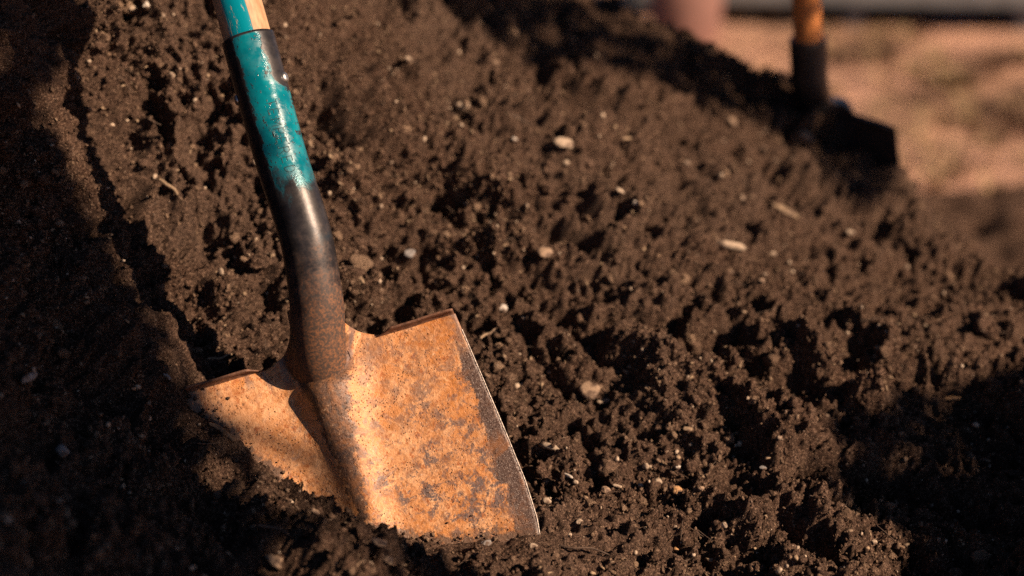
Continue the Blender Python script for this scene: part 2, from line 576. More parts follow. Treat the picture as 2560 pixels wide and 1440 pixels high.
sx = spaced([(-1.8, -0.55, 0.03, 0.0016), (-0.55, -0.05, 0.00135, 0.00135), (-0.05, 0.62, 0.0015, 0.0015), (0.62, 0.95, 0.0018, 0.004), (0.95, 1.8, 0.005, 0.04)])
sp = spaced([(-1.5, -0.42, 0.04, 0.0017), (-0.42, 0.35, 0.0015, 0.0015), (0.35, 1.2, 0.0017, 0.006), (1.2, 2.0, 0.008, 0.04)])
# coarse field, then interpolated
kx, kp = np.linspace(-1.8, 1.8, 181), np.linspace(-1.5, 2.0, 176)
KX, KP = np.meshgrid(kx, kp)
KQ = base_q(KX, KP)


def interp2(x, p):
    i = np.clip((x - kx[0]) / (kx[1] - kx[0]), 0, len(kx) - 1.001)
    j = np.clip((p - kp[0]) / (kp[1] - kp[0]), 0, len(kp) - 1.001)
    i0, j0 = i.astype(int), j.astype(int)
    fi, fj = i - i0, j - j0

    def cub(f):      # catmull-rom weights
        return [-.5 * f + f * f - .5 * f ** 3, 1 - 2.5 * f * f + 1.5 * f ** 3, .5 * f + 2 * f * f - 1.5 * f ** 3, -.5 * f * f + .5 * f ** 3]
    wi, wj = cub(fi), cub(fj)
    out = 0
    for b in range(4):
        jj = np.clip(j0 + b - 1, 0, len(kp) - 1)
        for a in range(4):
            ii = np.clip(i0 + a - 1, 0, len(kx) - 1)
            out = out + wi[a] * wj[b] * KQ[jj, ii]
    return out


SX, SPP = np.meshgrid(sx, sp)
SQ = interp2(SX.ravel(), SPP.ravel())
B = TO + np.outer(SX.ravel(), [1, 0, 0]) + np.outer(SPP.ravel(), TP) + np.outer(SQ, TQ)
NR, NC = SX.shape


def grid_normals(V):
    G = V.reshape(NR, NC, 3)
    du = np.gradient(G, axis=1)
    dv = np.gradient(G, axis=0)
    nn = np.cross(du, dv)
    return (nn / np.maximum(np.linalg.norm(nn, axis=2, keepdims=True), 1e-12)).reshape(-1, 3)


N0 = grid_normals(B)
# layered relief: hummocks, clods, crumbs, grain
warp = np.stack([perlin(B, 22, 11), perlin(B, 22, 12), perlin(B, 22, 13)], 1) * 0.012
W = B + warp
d1, d2 = worley(W, 17, 21)
clod = np.clip(1 - d1 * 1.15, 0, 1)
e1, e2 = worley(W, 52, 22)
lump = np.clip(1 - e1 * 1.1, 0, 1)
f1, f2 = worley(B + warp * 0.3, 130, 23)
crumb = np.sqrt(np.clip(1 - f1 * 1.15, 0, 1))
rough_zone = 0.38 + 0.72 * smooth(-0.25, 0.3, perlin(B, 6.5, 31))
disp = perlin(B, 5.5, 1) * 0.014 + perlin(W, 13, 2) * 0.010
disp += (clod ** 1.3 - 0.25) * 0.013 * rough_zone
disp += (lump - 0.3) * 0.0085 * rough_zone * smooth(-0.5, 0.3, perlin(B, 11, 32) + 0.15)
disp += (crumb - 0.5) * 0.0075
h1, h2 = worley(B, 250, 24)
disp += np.sqrt(np.clip(1 - h1 * 1.15, 0, 1)) * 0.0036
disp += perlin(W, 37, 6) * 0.0088 * rough_zone - np.abs(perlin(W, 57, 7)) * 0.0095 + perlin(W, 85, 3) * 0.0060 + perlin(B, 150, 4) * 0.0050 + perlin(B, 320, 5) * 0.0024
# slumped ledges: each layer breaks off toward the lower left
for per, amp, sd in ((0.235, 0.036, 78), (0.115, 0.034, 81), (0.050, 0.018, 85), (0.024, 0.008, 89)):
    ph = (SX.ravel() * -0.62 + SPP.ravel() * -0.78) / per + perlin(B, 0.75 / per, sd) * 0.9 + perlin(B, 2.4 / per, sd + 1) * 0.30 + perlin(B, 6 / per, sd + 2) * 0.12
    fr = ph - np.floor(ph)
    saw = np.where(fr < 0.87, fr / 0.87, (1 - fr) / 0.13)
    disp += (saw - 0.5) * amp * smooth(-0.12, 0.38, perlin(B, 0.9 / per, sd + 3))
# pits where soil has crumbled away
pit = smooth(0.22, 0.52, perlin(W, 16, 41)) * smooth(0.05, 0.4, perlin(B, 34, 42) + 0.25)
disp -= pit * 0.019
# keep the relief low where the soil lies against the blade
near = np.exp(-(((B - (P0 - EY * 0.10)) @ EZ) / 0.035) ** 2) * smooth(0.20, 0.13, np.abs((B - P0) @ EX))
disp *= 1 - 0.72 * near
# hollows and slump lines that run down the slope to the right
BU, BV, BD = measure(B)


def base_at(u, v):
    r = 8.0
    while True:
        m = np.nonzero((np.abs(BU - u) < r) & (np.abs(BV - v) < r))[0]
        if len(m):
            return B[m[np.argmin(BD[m])]]
        r *= 1.6


for line, depth, wid in [([(860, 300), (960, 400), (1120, 440), (1290, 530), (1420, 570)], 0.034, 0.020), ([(1120, 480), (1200, 560)], 0.018, 0.014), ([(1460, 590), (1580, 660), (1720, 700)], 0.024, 0.015),
                         ([(1640, 820), (1800, 880), (1960, 960), (2120, 1060)], 0.026, 0.018), ([(1790, 1080), (1850, 1120)], 0.026, 0.014), ([(1680, 330), (1860, 440), (2040, 520), (2240, 590)], 0.030, 0.024),
                         ([(1330, 700), (1420, 780), (1500, 860)], 0.016, 0.013), ([(2060, 1190), (2240, 1200), (2400, 1280)], 0.030, 0.022), ([(520, 560), (600, 610)], 0.022, 0.012), ([(740, 220), (800, 300)], 0.018, 0.014), ([(1960, 1330), (2040, 1400)], 0.022, 0.014)]:
    P3 = np.array([base_at(*q) for q in line])
    near_l = np.nonzero(((B > P3.min(0) - 5 * wid) & (B < P3.max(0) + 5 * wid)).all(1))[0]
    Bn, Wn = B[near_l], W[near_l]
    best = np.full(len(Bn), 9.0)
    for a_, b_ in zip(P3[:-1], P3[1:]):
        ab = b_ - a_
        tt = np.clip(((Bn - a_) @ ab) / (ab @ ab), 0, 1)
        best = np.minimum(best, np.linalg.norm(Bn - a_ - tt[:, None] * ab, axis=1))
    disp[near_l] -= 0.85 * depth * np.exp(-(best / wid) ** 2) * np.clip(0.65 + 1.5 * perlin(Wn, 24, 66) + 0.5 * perlin(Wn, 60, 67), 0, 1.4)
    disp[near_l] += depth * 0.28 * np.exp(-((best - 2.0 * wid) / wid) ** 2)
for (u, v, d, rad, h) in [(560, 1105, bd(560, 1105) - 0.012, 0.020, 0.013), (630, 1150, bd(630, 1150) - 0.016, 0.024, 0.020), (690, 1215, bd(690, 1215) - 0.012, 0.016, 0.010), (780, 1270, bd(780, 1270) - 0.012, 0.016, 0.009),
                           (1090, 1330, bd(1090, 1330) - 0.006, 0.006, 0.009), (905, 1300, bd(905, 1300) - 0.01, 0.018, 0.006), (1240, 905, 1.735, 0.03, 0.018), (1395, 1320, 1.60, 0.03, 0.010), (1640, 985, 1.73, 0.035, 0.022), (380, 860, 1.62, 0.05, 0.012)]:
    c0 = ray_point(u, v, d)
    w = np.exp(-(((B - c0) ** 2).sum(1) / rad ** 2))
    disp += w * h * (1 + 0.5 * perlin(B, 90, 77))
SOIL = B + N0 * disp[:, None]
soil_me = mesh_np("soil_mound", SOIL, grid_quads(NR, NC))
attr(soil_me, "tint", smooth(0.55, 0.95, crumb) * 0.25)
soil = link("soil_mound", soil_me, M_SOIL)
soil["kind"] = "structure"
NS = grid_normals(SOIL)
SU, SV, SD = measure(SOIL)
print("soil verts", len(SOIL))


def on_soil(u, v):
    """index of the soil vertex seen at (u, v)"""
    r = 6.0
    while True:
        m = np.nonzero((np.abs(SU - u) < r) & (np.abs(SV - v) < r))[0]
        if len(m):
            return m[np.argmin(SD[m])]
        r *= 1.6


# ------------------------------------------------------------------ loose crumbs (too many to count)
def ico(sub):
    bm = bmesh.new()
    bmesh.ops.create_icosphere(bm, subdivisions=sub, radius=1.0)
    V = np.array([v.co[:] for v in bm.verts])
    F = np.array([[v.index for v in f.verts] for f in bm.faces])
    bm.free()
    return V, F


ICO1, ICO2, ICO3 = ico(1), ico(2), ico(3)
OCTA = (np.array([(1, 0, 0), (-1, 0, 0), (0, 1, 0), (0, -1, 0), (0, 0, 1), (0, 0, -1)], float),
        np.array([(0, 2, 4), (2, 1, 4), (1, 3, 4), (3, 0, 4), (2, 0, 5), (1, 2, 5), (3, 1, 5), (0, 3, 5)]))


def rand_rot(k):
    q = rng.normal(size=(k, 4))
    q /= np.linalg.norm(q, axis=1, keepdims=True)
    w, x, y, z = q.T
    return np.stack([1 - 2 * (y * y + z * z), 2 * (x * y - z * w), 2 * (x * z + y * w), 2 * (x * y + z * w), 1 - 2 * (x * x + z * z), 2 * (y * z - x * w), 2 * (x * z - y * w), 2 * (y * z + x * w), 1 - 2 * (x * x + y * y)], 1).reshape(k, 3, 3)


def scatter(idx, radius, shape, sink, jag):
    V0, F0 = shape
    k = len(idx)
    sc = radius[:, None] * rng.uniform(0.6, 1.25, (k, 3))
    V = V0[None] * (1 + rng.normal(0, jag, (k, len(V0), 1)))
    V = np.einsum('kij,kvj->kvi', rand_rot(k), V * sc[:, None, :])
    pos = SOIL[idx] + N0[idx] * (radius * sink)[:, None] + rng.normal(0, 0.0006, (k, 3))
    V = V + pos[:, None, :]
    F = F0[None] + (np.arange(k) * len(V0))[:, None, None]
    return V.reshape(-1, 3), F.reshape(-1, 3)


inview = (SU > -180) & (SU < 2740) & (SV > -120) & (SV < 1560)
_G = SOIL.reshape(NR, NC, 3)
area = np.linalg.norm(np.cross(np.gradient(_G, axis=1), np.gradient(_G, axis=0)), axis=2).ravel()
dens = inview * np.minimum(area, 4e-5) / np.maximum(SD, 0.5) ** 3 * (0.35 + 1.3 * smooth(-0.2, 0.5, perlin(B, 9, 51)))
off_blade = ~((np.abs((SOIL - P0) @ EZ) < 0.006) & (np.abs((SOIL - P0) @ EX) < 0.135) & (((SOIL - P0) @ EY) > -0.3))
dens = dens * off_blade * (0.25 + 0.75 * (1 - near))
dens /= dens.sum()
parts_v, parts_f, parts_t, off = [], [], [], 0
for k, lo, hi, shape, sink, jag in [(70000, 0.0008, 0.0021, OCTA, 0.05, 0.30), (10000, 0.0015, 0.0034, ICO1, -0.05, 0.34), (2400, 0.0026, 0.0055, ICO2, -0.2, 0.20), (200, 0.005, 0.011, ICO3, -0.25, 0.05)]:
    idx = rng.choice(len(SOIL), k, p=dens)
    rad = lo * (hi / lo) ** (rng.random(k) ** 1.6)
    V, F = scatter(idx, rad, shape, sink, jag)
    if shape is ICO3:
        V += (perlin(V, 260, 61) * 0.0018 + perlin(V, 120, 62) * 0.003)[:, None] * rng.choice([-1, 1], (1, 3))
    parts_v.append(V); parts_f.append(F + off); off += len(V)
    parts_t.append(np.repeat(np.clip(rng.random(k) ** 3.5, 0, 1), len(shape[0])))
cr_me = mesh_np("soil_crumbs", np.concatenate(parts_v), None, np.concatenate(parts_f))
attr(cr_me, "tint", np.concatenate(parts_t))
crumbs = link("soil_crumbs", cr_me, M_CRUMB)
tag(crumbs, "loose dark brown soil crumbs strewn all over the mound", "soil", kind="stuff")

# small pale grit
k = 1300
idx = rng.choice(len(SOIL), k, p=dens)
V, F = scatter(idx, 0.0009 * (3.2 ** (rng.random(k) ** 2)), ICO2, 0.35, 0.12)
grit = link("pale_grit", mesh_np("pale_grit", V, None, F), M_PEB['cream'])
tag(grit, "tiny pale grit specks peppering the dark soil", "grit", kind="stuff")


# root hairs and fibres
def tubes(paths, radii, sides=4):
    Vs, Qs, o = [], [], 0
    for P, r in zip(paths, radii):
        m = len(P)
        T = np.gradient(P, axis=0)
        T /= np.linalg.norm(T, axis=1, keepdims=True)
        up = np.array([0.3, 0.2, 0.9])
        A1 = np.cross(T, up); A1 /= np.linalg.norm(A1, axis=1, keepdims=True)
        A2 = np.cross(T, A1)
        a = np.linspace(0, 2 * np.pi, sides, endpoint=False)
        rr = np.broadcast_to(np.asarray(r, float), (m,))
        V = P[:, None] + rr[:, None, None] * (np.cos(a)[None, :, None] * A1[:, None] + np.sin(a)[None, :, None] * A2[:, None])
        Vs.append(V.reshape(-1, 3)); Qs.append(grid_quads(m, sides, True) + o); o += m * sides
    return np.concatenate(Vs), np.concatenate(Qs)


paths, radii = [], []
for i in rng.choice(len(SOIL), 900, p=dens):
    L = rng.uniform(0.006, 0.024)
    nrm = N0[i]
    d = np.cross(nrm, rng.normal(size=3)); d /= np.linalg.norm(d)
    s = np.linspace(-0.5, 0.5, 5)[:, None] * L
    bend = np.cross(nrm, d) * rng.normal(0, 9)
    P = SOIL[i] + d * s + bend * s * s + nrm * (0.0012 + rng.uniform(-14, 10) * s * s) + nrm * rng.normal(0, 0.12) * s
    paths.append(P); radii.append(rng.uniform(0.00018, 0.00045))
V, Q = tubes(paths, radii, 4)
fib = link("root_fibres", mesh_np("root_fibres", V, Q), M_PEB['dark'])
tag(fib, "fine brown root hairs and fibres caught in the soil", "roots", kind="stuff")

k = 1300
idx = rng.choice(len(SOIL), k, p=dens)
V0, F0 = ICO1
Vp = V0[None] * (1 + rng.normal(0, 0.2, (k, len(V0), 1))) * (rng.uniform(0.0012, 0.0042, (k, 1, 1)) * np.stack([np.ones(k), rng.uniform(0.25, 0.6, k), rng.uniform(0.08, 0.2, k)], 1)[:, None, :])
fr = np.stack([np.stack([d_, np.cross(n_, d_), n_], 1) for n_, d_ in ((nn_, (lambda c_: c_ / np.linalg.norm(c_))(np.cross(nn_, rr_))) for nn_, rr_ in zip(N0[idx] + rng.normal(0, 0.25, (k, 3)), rng.normal(size=(k, 3))))])
Vp = np.einsum('kij,kvj->kvi', fr, Vp) + (SOIL[idx] + N0[idx] * 0.0008)[:, None]
scr_me = mesh_np("plant_scraps", Vp.reshape(-1, 3), None, (F0[None] + (np.arange(k) * len(V0))[:, None, None]).reshape(-1, 3))
scraps = link("plant_scraps", scr_me, M_PEB['straw'])
tag(scraps, "small brown bark and straw scraps mixed into the soil surface", "plant scraps", kind="stuff")

# ------------------------------------------------------------------ shovels
TUBE_PX = [(812, 985, 1.632), (805, 945, 1.611), (799, 905, 1.594), (796, 850, 1.584), (795, 790, 1.578), (790, 736, 1.573), (768, 600, 1.567), (737, 500, 1.568), (703, 400, 1.572), (632, 139, 1.582), (592, 0, 1.588)]
tube_pts = np.array([(ray_point(*p) - P0) @ FR for p in TUBE_PX])


def spline(P, m):
    d = np.concatenate([[0], np.cumsum(np.linalg.norm(np.diff(P, axis=0), axis=1))])
    # natural-ish smooth interpolation: monotone resample then gaussian smoothing
    s = np.linspace(0, d[-1], m)
    Q = np.stack([np.interp(s, d, P[:, i]) for i in range(3)], 1)
    k = max(3, m // 12)
    w = np.exp(-np.linspace(-2, 2, 2 * k + 1) ** 2); w /= w.sum()
    lead = Q[0] + (Q[0] - Q[1]) * np.arange(k, 0, -1)[:, None]
    tail = Q[-1] + (Q[-1] - Q[-2]) * np.arange(1, k + 1)[:, None]
    R = np.concatenate([lead, Q, tail])
    return np.stack([np.convolve(R[:, i], w, 'valid') for i in range(3)], 1)


AXIS = spline(tube_pts, 160)
up_dir = AXIS[-1] - AXIS[-30]; up_dir /= np.linalg.norm(up_dir)
RT = 0.0208


def frames(P):
    T = np.gradient(P, axis=0); T /= np.linalg.norm(T, axis=1, keepdims=True)
    S = np.cross(T, [0, 0, 1.0]); S /= np.linalg.norm(S, axis=1, keepdims=True)
    return T, S, np.cross(S, T)


def pipe(P, R, sides=72):
    """rows of rings round a path; returns verts, side coordinate (-1 left .. 1 right)"""
    T, S, Nn = frames(P)
    a = np.linspace(0, 2 * np.pi, sides, endpoint=False)
    V = P[:, None] + np.asarray(R)[:, None, None] * (np.sin(a)[None, :, None] * S[:, None] + np.cos(a)[None, :, None] * Nn[:, None])
    side = np.where(np.cos(a) > -0.2, np.sin(a), np.sign(np.sin(a)) * (2 - np.abs(np.sin(a))))
    return V.reshape(-1, 3), np.tile(side, len(P))


# rim of the socket lies where v = 95..105 in the photograph
rim_local = (ray_point(622, 98, 1.584) - P0) @ FR
i_rim = int(np.argmin(np.linalg.norm(AXIS - rim_local, axis=1)))
sock_axis = AXIS[:i_rim + 1]
arc = np.concatenate([[0], np.cumsum(np.linalg.norm(np.diff(sock_axis, axis=0), axis=1))])
below = arc[-1] - arc                                        # metres below the rim


def make_socket(sock_axis=sock_axis, below=below, up_dir=up_dir):
    R = RT * (1 + 0.02 * smooth(0.10, 0.0, below))
    R = R * (1 + 0.04 * smooth(0.19, 0.235, below))
    P = sock_axis
    # rolled rim: inner lip
    rim = np.array([P[-1] + up_dir * 0.0004, P[-1] + up_dir * 0.0002, P[-1] - up_dir * 0.012])
    PP = np.concatenate([P, rim])
    RR = np.concatenate([R, [R[-1] - 0.0006, R[-1] - 0.0016, R[-1] - 0.0018]])
    bb = np.concatenate([below, [0, 0, 0.01]])
    V, side = pipe(PP, RR, 80)
    me = mesh_np("socket", V, grid_quads(len(PP), 80, True)[:, ::-1])
    attr(me, "along", np.repeat(bb, 80)); attr(me, "side", side)
    return me


def make_handle(start=sock_axis[-1], up_dir=up_dir, L=1.02, thin=1.0):
    s = np.concatenate([np.linspace(-0.03, 0.25, 60), np.linspace(0.27, L, 40), L + np.array([0.006, 0.011, 0.0145, 0.016])])
    P = start + up_dir * s[:, None]
    R = np.full(len(s), (RT - 0.0018) * thin)
    R[-4:] = (RT - 0.0018) * thin * np.array([0.95, 0.80, 0.5, 0.02])
    V, side = pipe(P, R, 64)
    me = mesh_np("handle", V, grid_quads(len(P), 64, True)[:, ::-1])
    attr(me, "along", np.repeat(s, 64)); attr(me, "side", side)
    return me


def half_width(Y):
    """half width of the blade, Y = 0 at the step line, negative toward the tip"""
    t = -Y
    w = np.interp(t, [0, 0.05, 0.10, 0.145, 0.175, 0.20, 0.225, 0.25, 0.27, 0.285, 0.295, 0.302],
                  [0.1125, 0.1185, 0.1245, 0.1290, 0.1295, 0.1265, 0.1185, 0.1035, 0.083, 0.058, 0.034, 0.004])
    return w


ax_z = lambda Y: np.interp(Y, AXIS[:, 1], AXIS[:, 2])
ax_x = lambda Y: np.interp(Y, AXIS[:, 1], AXIS[:, 0])


def blade_z(X, Y):
    sheet = 0.006 * (X / 0.12) ** 2 - 0.10 * np.clip(-Y - 0.06, 0, 1) ** 2
    # long stiffening ridge running down from the socket
    t = -Y
    h = np.interp(t, [-0.05, 0.0, 0.03, 0.07, 0.11, 0.15, 0.20, 0.25], [0.026, 0.0265, 0.0200, 0.0122, 0.0092, 0.0070, 0.0035, 0.0])
    w = np.interp(t, [-0.05, 0.0, 0.04, 0.08, 0.12, 0.20, 0.25], [0.0225, 0.0225, 0.0195, 0.0155, 0.0140, 0.013, 0.012])
    xr = X - np.where(Y > -0.01, ax_x(Y), np.interp(t, [0.01, 0.15], [float(ax_x(-0.01)), 0.001]))
    w = w * np.where(xr < 0, 1.02, 1.30)
    bump = h * np.exp(-(np.abs(xr) / w) ** 2.6)
    b = smooth(0.032, 0.002, t)
    R = RT * 1.045
    q = np.clip(R * R - xr * xr, 0, None)
    dome = ax_z(np.maximum(Y, AXIS[0, 1])) + np.where(np.abs(xr) < R * 0.93, np.sqrt(q), R * 0.3676 - (np.abs(xr) - R * 0.93) * 2.2)
    k = 0.0075
    ridge_t = np.maximum(sheet, dome) + np.where(np.abs(sheet - dome) < k, (k - np.abs(sheet - dome)) ** 2 / (4 * k), 0)
    z = (1 - b) * (sheet + bump) + b * ridge_t
    dive = smooth(0.006, 0.034, Y) * 0.0016
    return z - dive + 0.0003


def top_edge(X):
    """upper outline: straight step line with shoulders sweeping up the socket"""
    xr = np.abs(X - float(ax_x(0.012)))
    q = 1 - np.clip((xr - 0.0186) / 0.0300, 0, 1) ** (1 / 3.4)
    return 0.036 * q


def make_blade():
    nu = 181
    s0 = np.linspace(-1, 1, nu)
    s0 = 0.50 * s0 + 0.50 * s0 ** 3
    X0 = s0 * 0.1125
    V, edge, ridge = [], [], []
    Ys = np.concatenate([np.linspace(0.0, -0.20, 150), np.linspace(-0.202, -0.302, 50)])
    YB = -0.035
    rows = [('u', f) for f in np.linspace(0, 1, 44)[:-1]] + [('y', y) for y in Ys if y <= YB]
    for kind, val in rows:
        if kind == 'u':
            yt = top_edge(X0)
            Y = yt * (1 - val) + YB * val
            W = half_width(np.minimum(Y, 0))
        else:
            Y = np.full(nu, val)
            W = np.full(nu, float(half_width(val)))
        X = s0 * W
        V.append(np.stack([X, Y, blade_z(X, Y)], 1))
        edge.append(np.clip(W - np.abs(X), 0, 1))
        wr = np.interp(-Y, [-0.04, 0, 0.05, 0.12, 0.2], [0.034, 0.027, 0.0165, 0.010, 0.006])
        fade = np.interp(-Y, [-0.04, 0.03, 0.07, 0.13, 0.2], [1.9, 1.5, 1.1, 0.78, 0.4])
        ridge.append(np.clip(fade * np.exp(-((X + 0.002) / wr) ** 2), 0, 1.3))
    V = np.concatenate(V)
    me = mesh_np("blade", V, grid_quads(len(rows), nu)[:, ::-1])
    attr(me, "edge", np.concatenate(edge)); attr(me, "ridge", np.concatenate(ridge))
    # soil smeared on the metal just above where it goes in
    L = (SOIL - P0) @ FR
    m = np.nonzero((np.abs(L[:, 2]) < 0.022) & (np.abs(L[:, 0]) < 0.15) & (L[:, 1] < 0.03) & (L[:, 1] > -0.32))[0][::3]
    kd = KDTree(len(m))
    for q, p in enumerate(L[m]):
        kd.insert(p, q)
    kd.balance()
    dist = np.array([kd.find(p)[2] if p[1] > -0.2 else 0.0 for p in V])
    attr(me, "dirt", np.exp(-dist / 0.010))
    return me


def make_step(sgn):
    """tread turned forward along the top edge of the blade"""
    prof = [(0.000, -0.0035), (0.0022, -0.0018), (0.0038, 0.0010), (0.0048, 0.0045), (0.0052, 0.0085), (0.0051, 0.0098), (0.0034, 0.0100), (0.0026, 0.0090), (0.0024, 0.0045), (0.0015, 0.0015), (0.0, -0.0002), (-0.002, -0.0015)]
    xs = np.linspace(0.046, 0.1118, 28)
    V = []
    for i, x in enumerate(xs):
        t = i / (len(xs) - 1)
        k = min(1.0, 0.12 + 1.1 * smooth(0.0, 0.30, t)) * (1 - 0.12 * smooth(0.95, 1.0, t))
        z0 = float(blade_z(np.array([sgn * x]), np.array([0.0]))[0])
        for (py, pz) in prof:
            V.append((sgn * x, py * k * 0.8 - 0.0004 + 0.0002 * math.sin(t * 9 + sgn), z0 + pz * k))
    m = len(prof)
    q = grid_quads(len(xs), m, True)
    if sgn > 0:
        q = q[:, ::-1]
    caps = []
    bm = bmesh.new()
    me = mesh_np("foot_step", np.array(V), q)
    bm.from_mesh(me)
    bm.verts.ensure_lookup_table()
    for r in (0, len(xs) - 1):
        try:
            bm.faces.new([bm.verts[r * m + j] for j in range(m)])
        except ValueError:
            pass
    bmesh.ops.recalc_face_normals(bm, faces=bm.faces)
    bm.to_mesh(me); bm.free()
    return me


def make_edge():
    """thin bright ground edge along the right border"""
    Y = np.linspace(-0.014, -0.285, 90)
    W = half_width(Y)
    V = []
    for y, w in zip(Y, W):
        z = float(blade_z(np.array([w]), np.array([y]))[0])
        j = 0.00015 * math.sin(y * 900) + 0.0001 * math.sin(y * 2300)
        V += [(w - 0.00025 + j, y, z + 0.0002), (w + 0.0005, y, z + 0.0001), (w + 0.0006, y, z - 0.0020), (w - 0.0003, y, z - 0.0024)]
    return mesh_np("ground_edge", np.array(V), grid_quads(len(Y), 4, True)[:, ::-1])


def make_rivet(sgn):
    i = int(np.argmin(np.abs(below - 0.040)))
    T, S, Nn = frames(sock_axis)
    c, d, t = sock_axis[i], S[i], T[i]
    ang = math.radians(14) if sgn > 0 else math.radians(-6)
    if sgn < 0:
        i2 = int(np.argmin(np.abs(below - 0.047))); c = sock_axis[i2]
    d = sgn * (d * math.cos(ang) + Nn[i] * math.sin(abs(ang)) * sgn * (1 if ang > 0 else 1))
    d /= np.linalg.norm(d)
    a2 = np.cross(d, t)
    V = []
    prof = [(-0.002, 0.0046), (0.0004, 0.0046), (0.0014, 0.0041), (0.0022, 0.0030), (0.0026, 0.0015), (0.0027, 0.0001)]
    for (o, r) in prof:
        for q in range(20):
            A_ = 2 * math.pi * q / 20
            V.append(c + d * (RT + o) + (t * math.cos(A_) + a2 * math.sin(A_)) * r)
    return mesh_np("rivet", np.array(V), grid_quads(len(prof), 20, True))


STROKES = {
    'T': [[(0, 1), (0.8, 1)], [(0.4, 1), (0.4, 0)]],
    'E': [[(0.75, 1), (0, 1), (0, 0), (0.75, 0)], [(0, 0.5), (0.6, 0.5)]],
    'M': [[(0, 0), (0, 1), (0.45, 0.3), (0.9, 1), (0.9, 0)]],
    'P': [[(0, 0), (0, 1), (0.5, 1), (0.72, 0.88), (0.72, 0.62), (0.5, 0.5), (0, 0.5)]],
    'R': [[(0, 0), (0, 1), (0.5, 1), (0.72, 0.88), (0.72, 0.62), (0.5, 0.5), (0, 0.5)], [(0.4, 0.5), (0.75, 0)]],
    'D': [[(0, 0), (0, 1), (0.4, 1), (0.7, 0.8), (0.78, 0.5), (0.7, 0.2), (0.4, 0), (0, 0)]],
}


def make_lettering():
    """stamped word running down the socket; each stroke is a thin groove line"""
    T, S, Nn = frames(sock_axis)
    H, ADV = 0.0082, 0.0079
    start = 0.0575
    paths = []
    for li, ch in enumerate("TEMPERED"):
        for st in STROKES[ch]:
            pts = []
            for a, b in zip(st[:-1], st[1:]):
                for f in np.linspace(0, 1, 5)[:-1]:
                    pts.append((a[0] + (b[0] - a[0]) * f, a[1] + (b[1] - a[1]) * f))
            pts.append(st[-1])
            P = []
            for (lx, ly) in pts:
                s = start + li * ADV + lx * 0.0058                 # reading direction runs down the socket
                hgt = (ly - 0.5) * H                              # letter tops face right
                th = hgt / RT + 0.30
                c = np.array([np.interp(s, below[::-1], sock_axis[::-1, k]) for k in range(3)])
                i = int(np.argmin(np.abs(below - s)))
                P.append(c + (RT * (1 + 0.02 * float(smooth(0.10, 0.0, s))) + 0.00002) * (math.sin(th) * S[i] + math.cos(th) * Nn[i]))
            paths.append(np.array(P))
    V, Q = tubes(paths, [0.00028] * len(paths), 5)
    return mesh_np("stamped_lettering", V, Q)


def empty(name, loc, rot):
    o = bpy.data.objects.new(name, None)
    o.empty_display_size = 0.1
    m = Matrix([[rot[r][c] for c in range(3)] for r in range(3)]).to_4x4()
    m.translation = Vector(loc)
    o.matrix_world = m
    COL.objects.link(o)
    return o


shovel = empty("shovel", P0, FR)
tag(shovel, "shovel with rusty orange blade and teal painted socket stuck in the dark soil", "shovel", "shovels standing in the soil")
blade = link("blade", make_blade(), M_BLADE, shovel)
sol = blade.modifiers.new("thickness", 'SOLIDIFY'); sol.thickness = 0.0021; sol.offset = -1
blade["label"] = "rusty orange blade with a worn brown margin"
for sgn in (-1, 1):
    link("foot_step", make_step(sgn), M_STEP, blade)
link("ground_edge", make_edge(), M_EDGE, blade)
# crumbs of soil clinging to the metal above the soil line
bv = np.empty(len(blade.data.vertices) * 3, np.float32); blade.data.vertices.foreach_get("co", bv); bv = bv.reshape(-1, 3)
bdirt = np.empty(len(bv), np.float32); blade.data.attributes["dirt"].data.foreach_get("value", bdirt)
w = np.where(bv[:, 1] > -0.19, bdirt ** 3.6, 0); w /= w.sum()
kc = 240
bi = rng.choice(len(bv), kc, p=w)
rc = rng.uniform(0.0005, 0.0019, kc)
Vc = np.einsum('kij,kvj->kvi', rand_rot(kc), ICO1[0][None] * (1 + rng.normal(0, 0.3, (kc, 12, 1))) * rc[:, None, None]) + (P0 + (bv[bi] + np.array([0, 0, 0.0004])) @ FR.T)[:, None]
cl_me = mesh_np("clinging_soil", Vc.reshape(-1, 3), None, (ICO1[1][None] + (np.arange(kc) * 12)[:, None, None]).reshape(-1, 3))
attr(cl_me, "tint", np.repeat(rng.random(kc) ** 3, 12))
tag(link("clinging_soil", cl_me, M_CRUMB), "small soil crumbs clinging to the rusty blade above the soil line", "soil", kind="stuff")
socket = link("socket", make_socket(), M_SOCKET, shovel)
socket["label"] = "chipped teal socket fading to black and rust"
for sgn in (-1, 1):
    link("rivet", make_rivet(sgn), M_RIVET, socket)
link("stamped_lettering", make_lettering(), M_STAMP, socket)
handle = link("handle", make_handle(), M_WOOD, shovel)
handle["label"] = "wooden handle with teal paint worn off its right side"

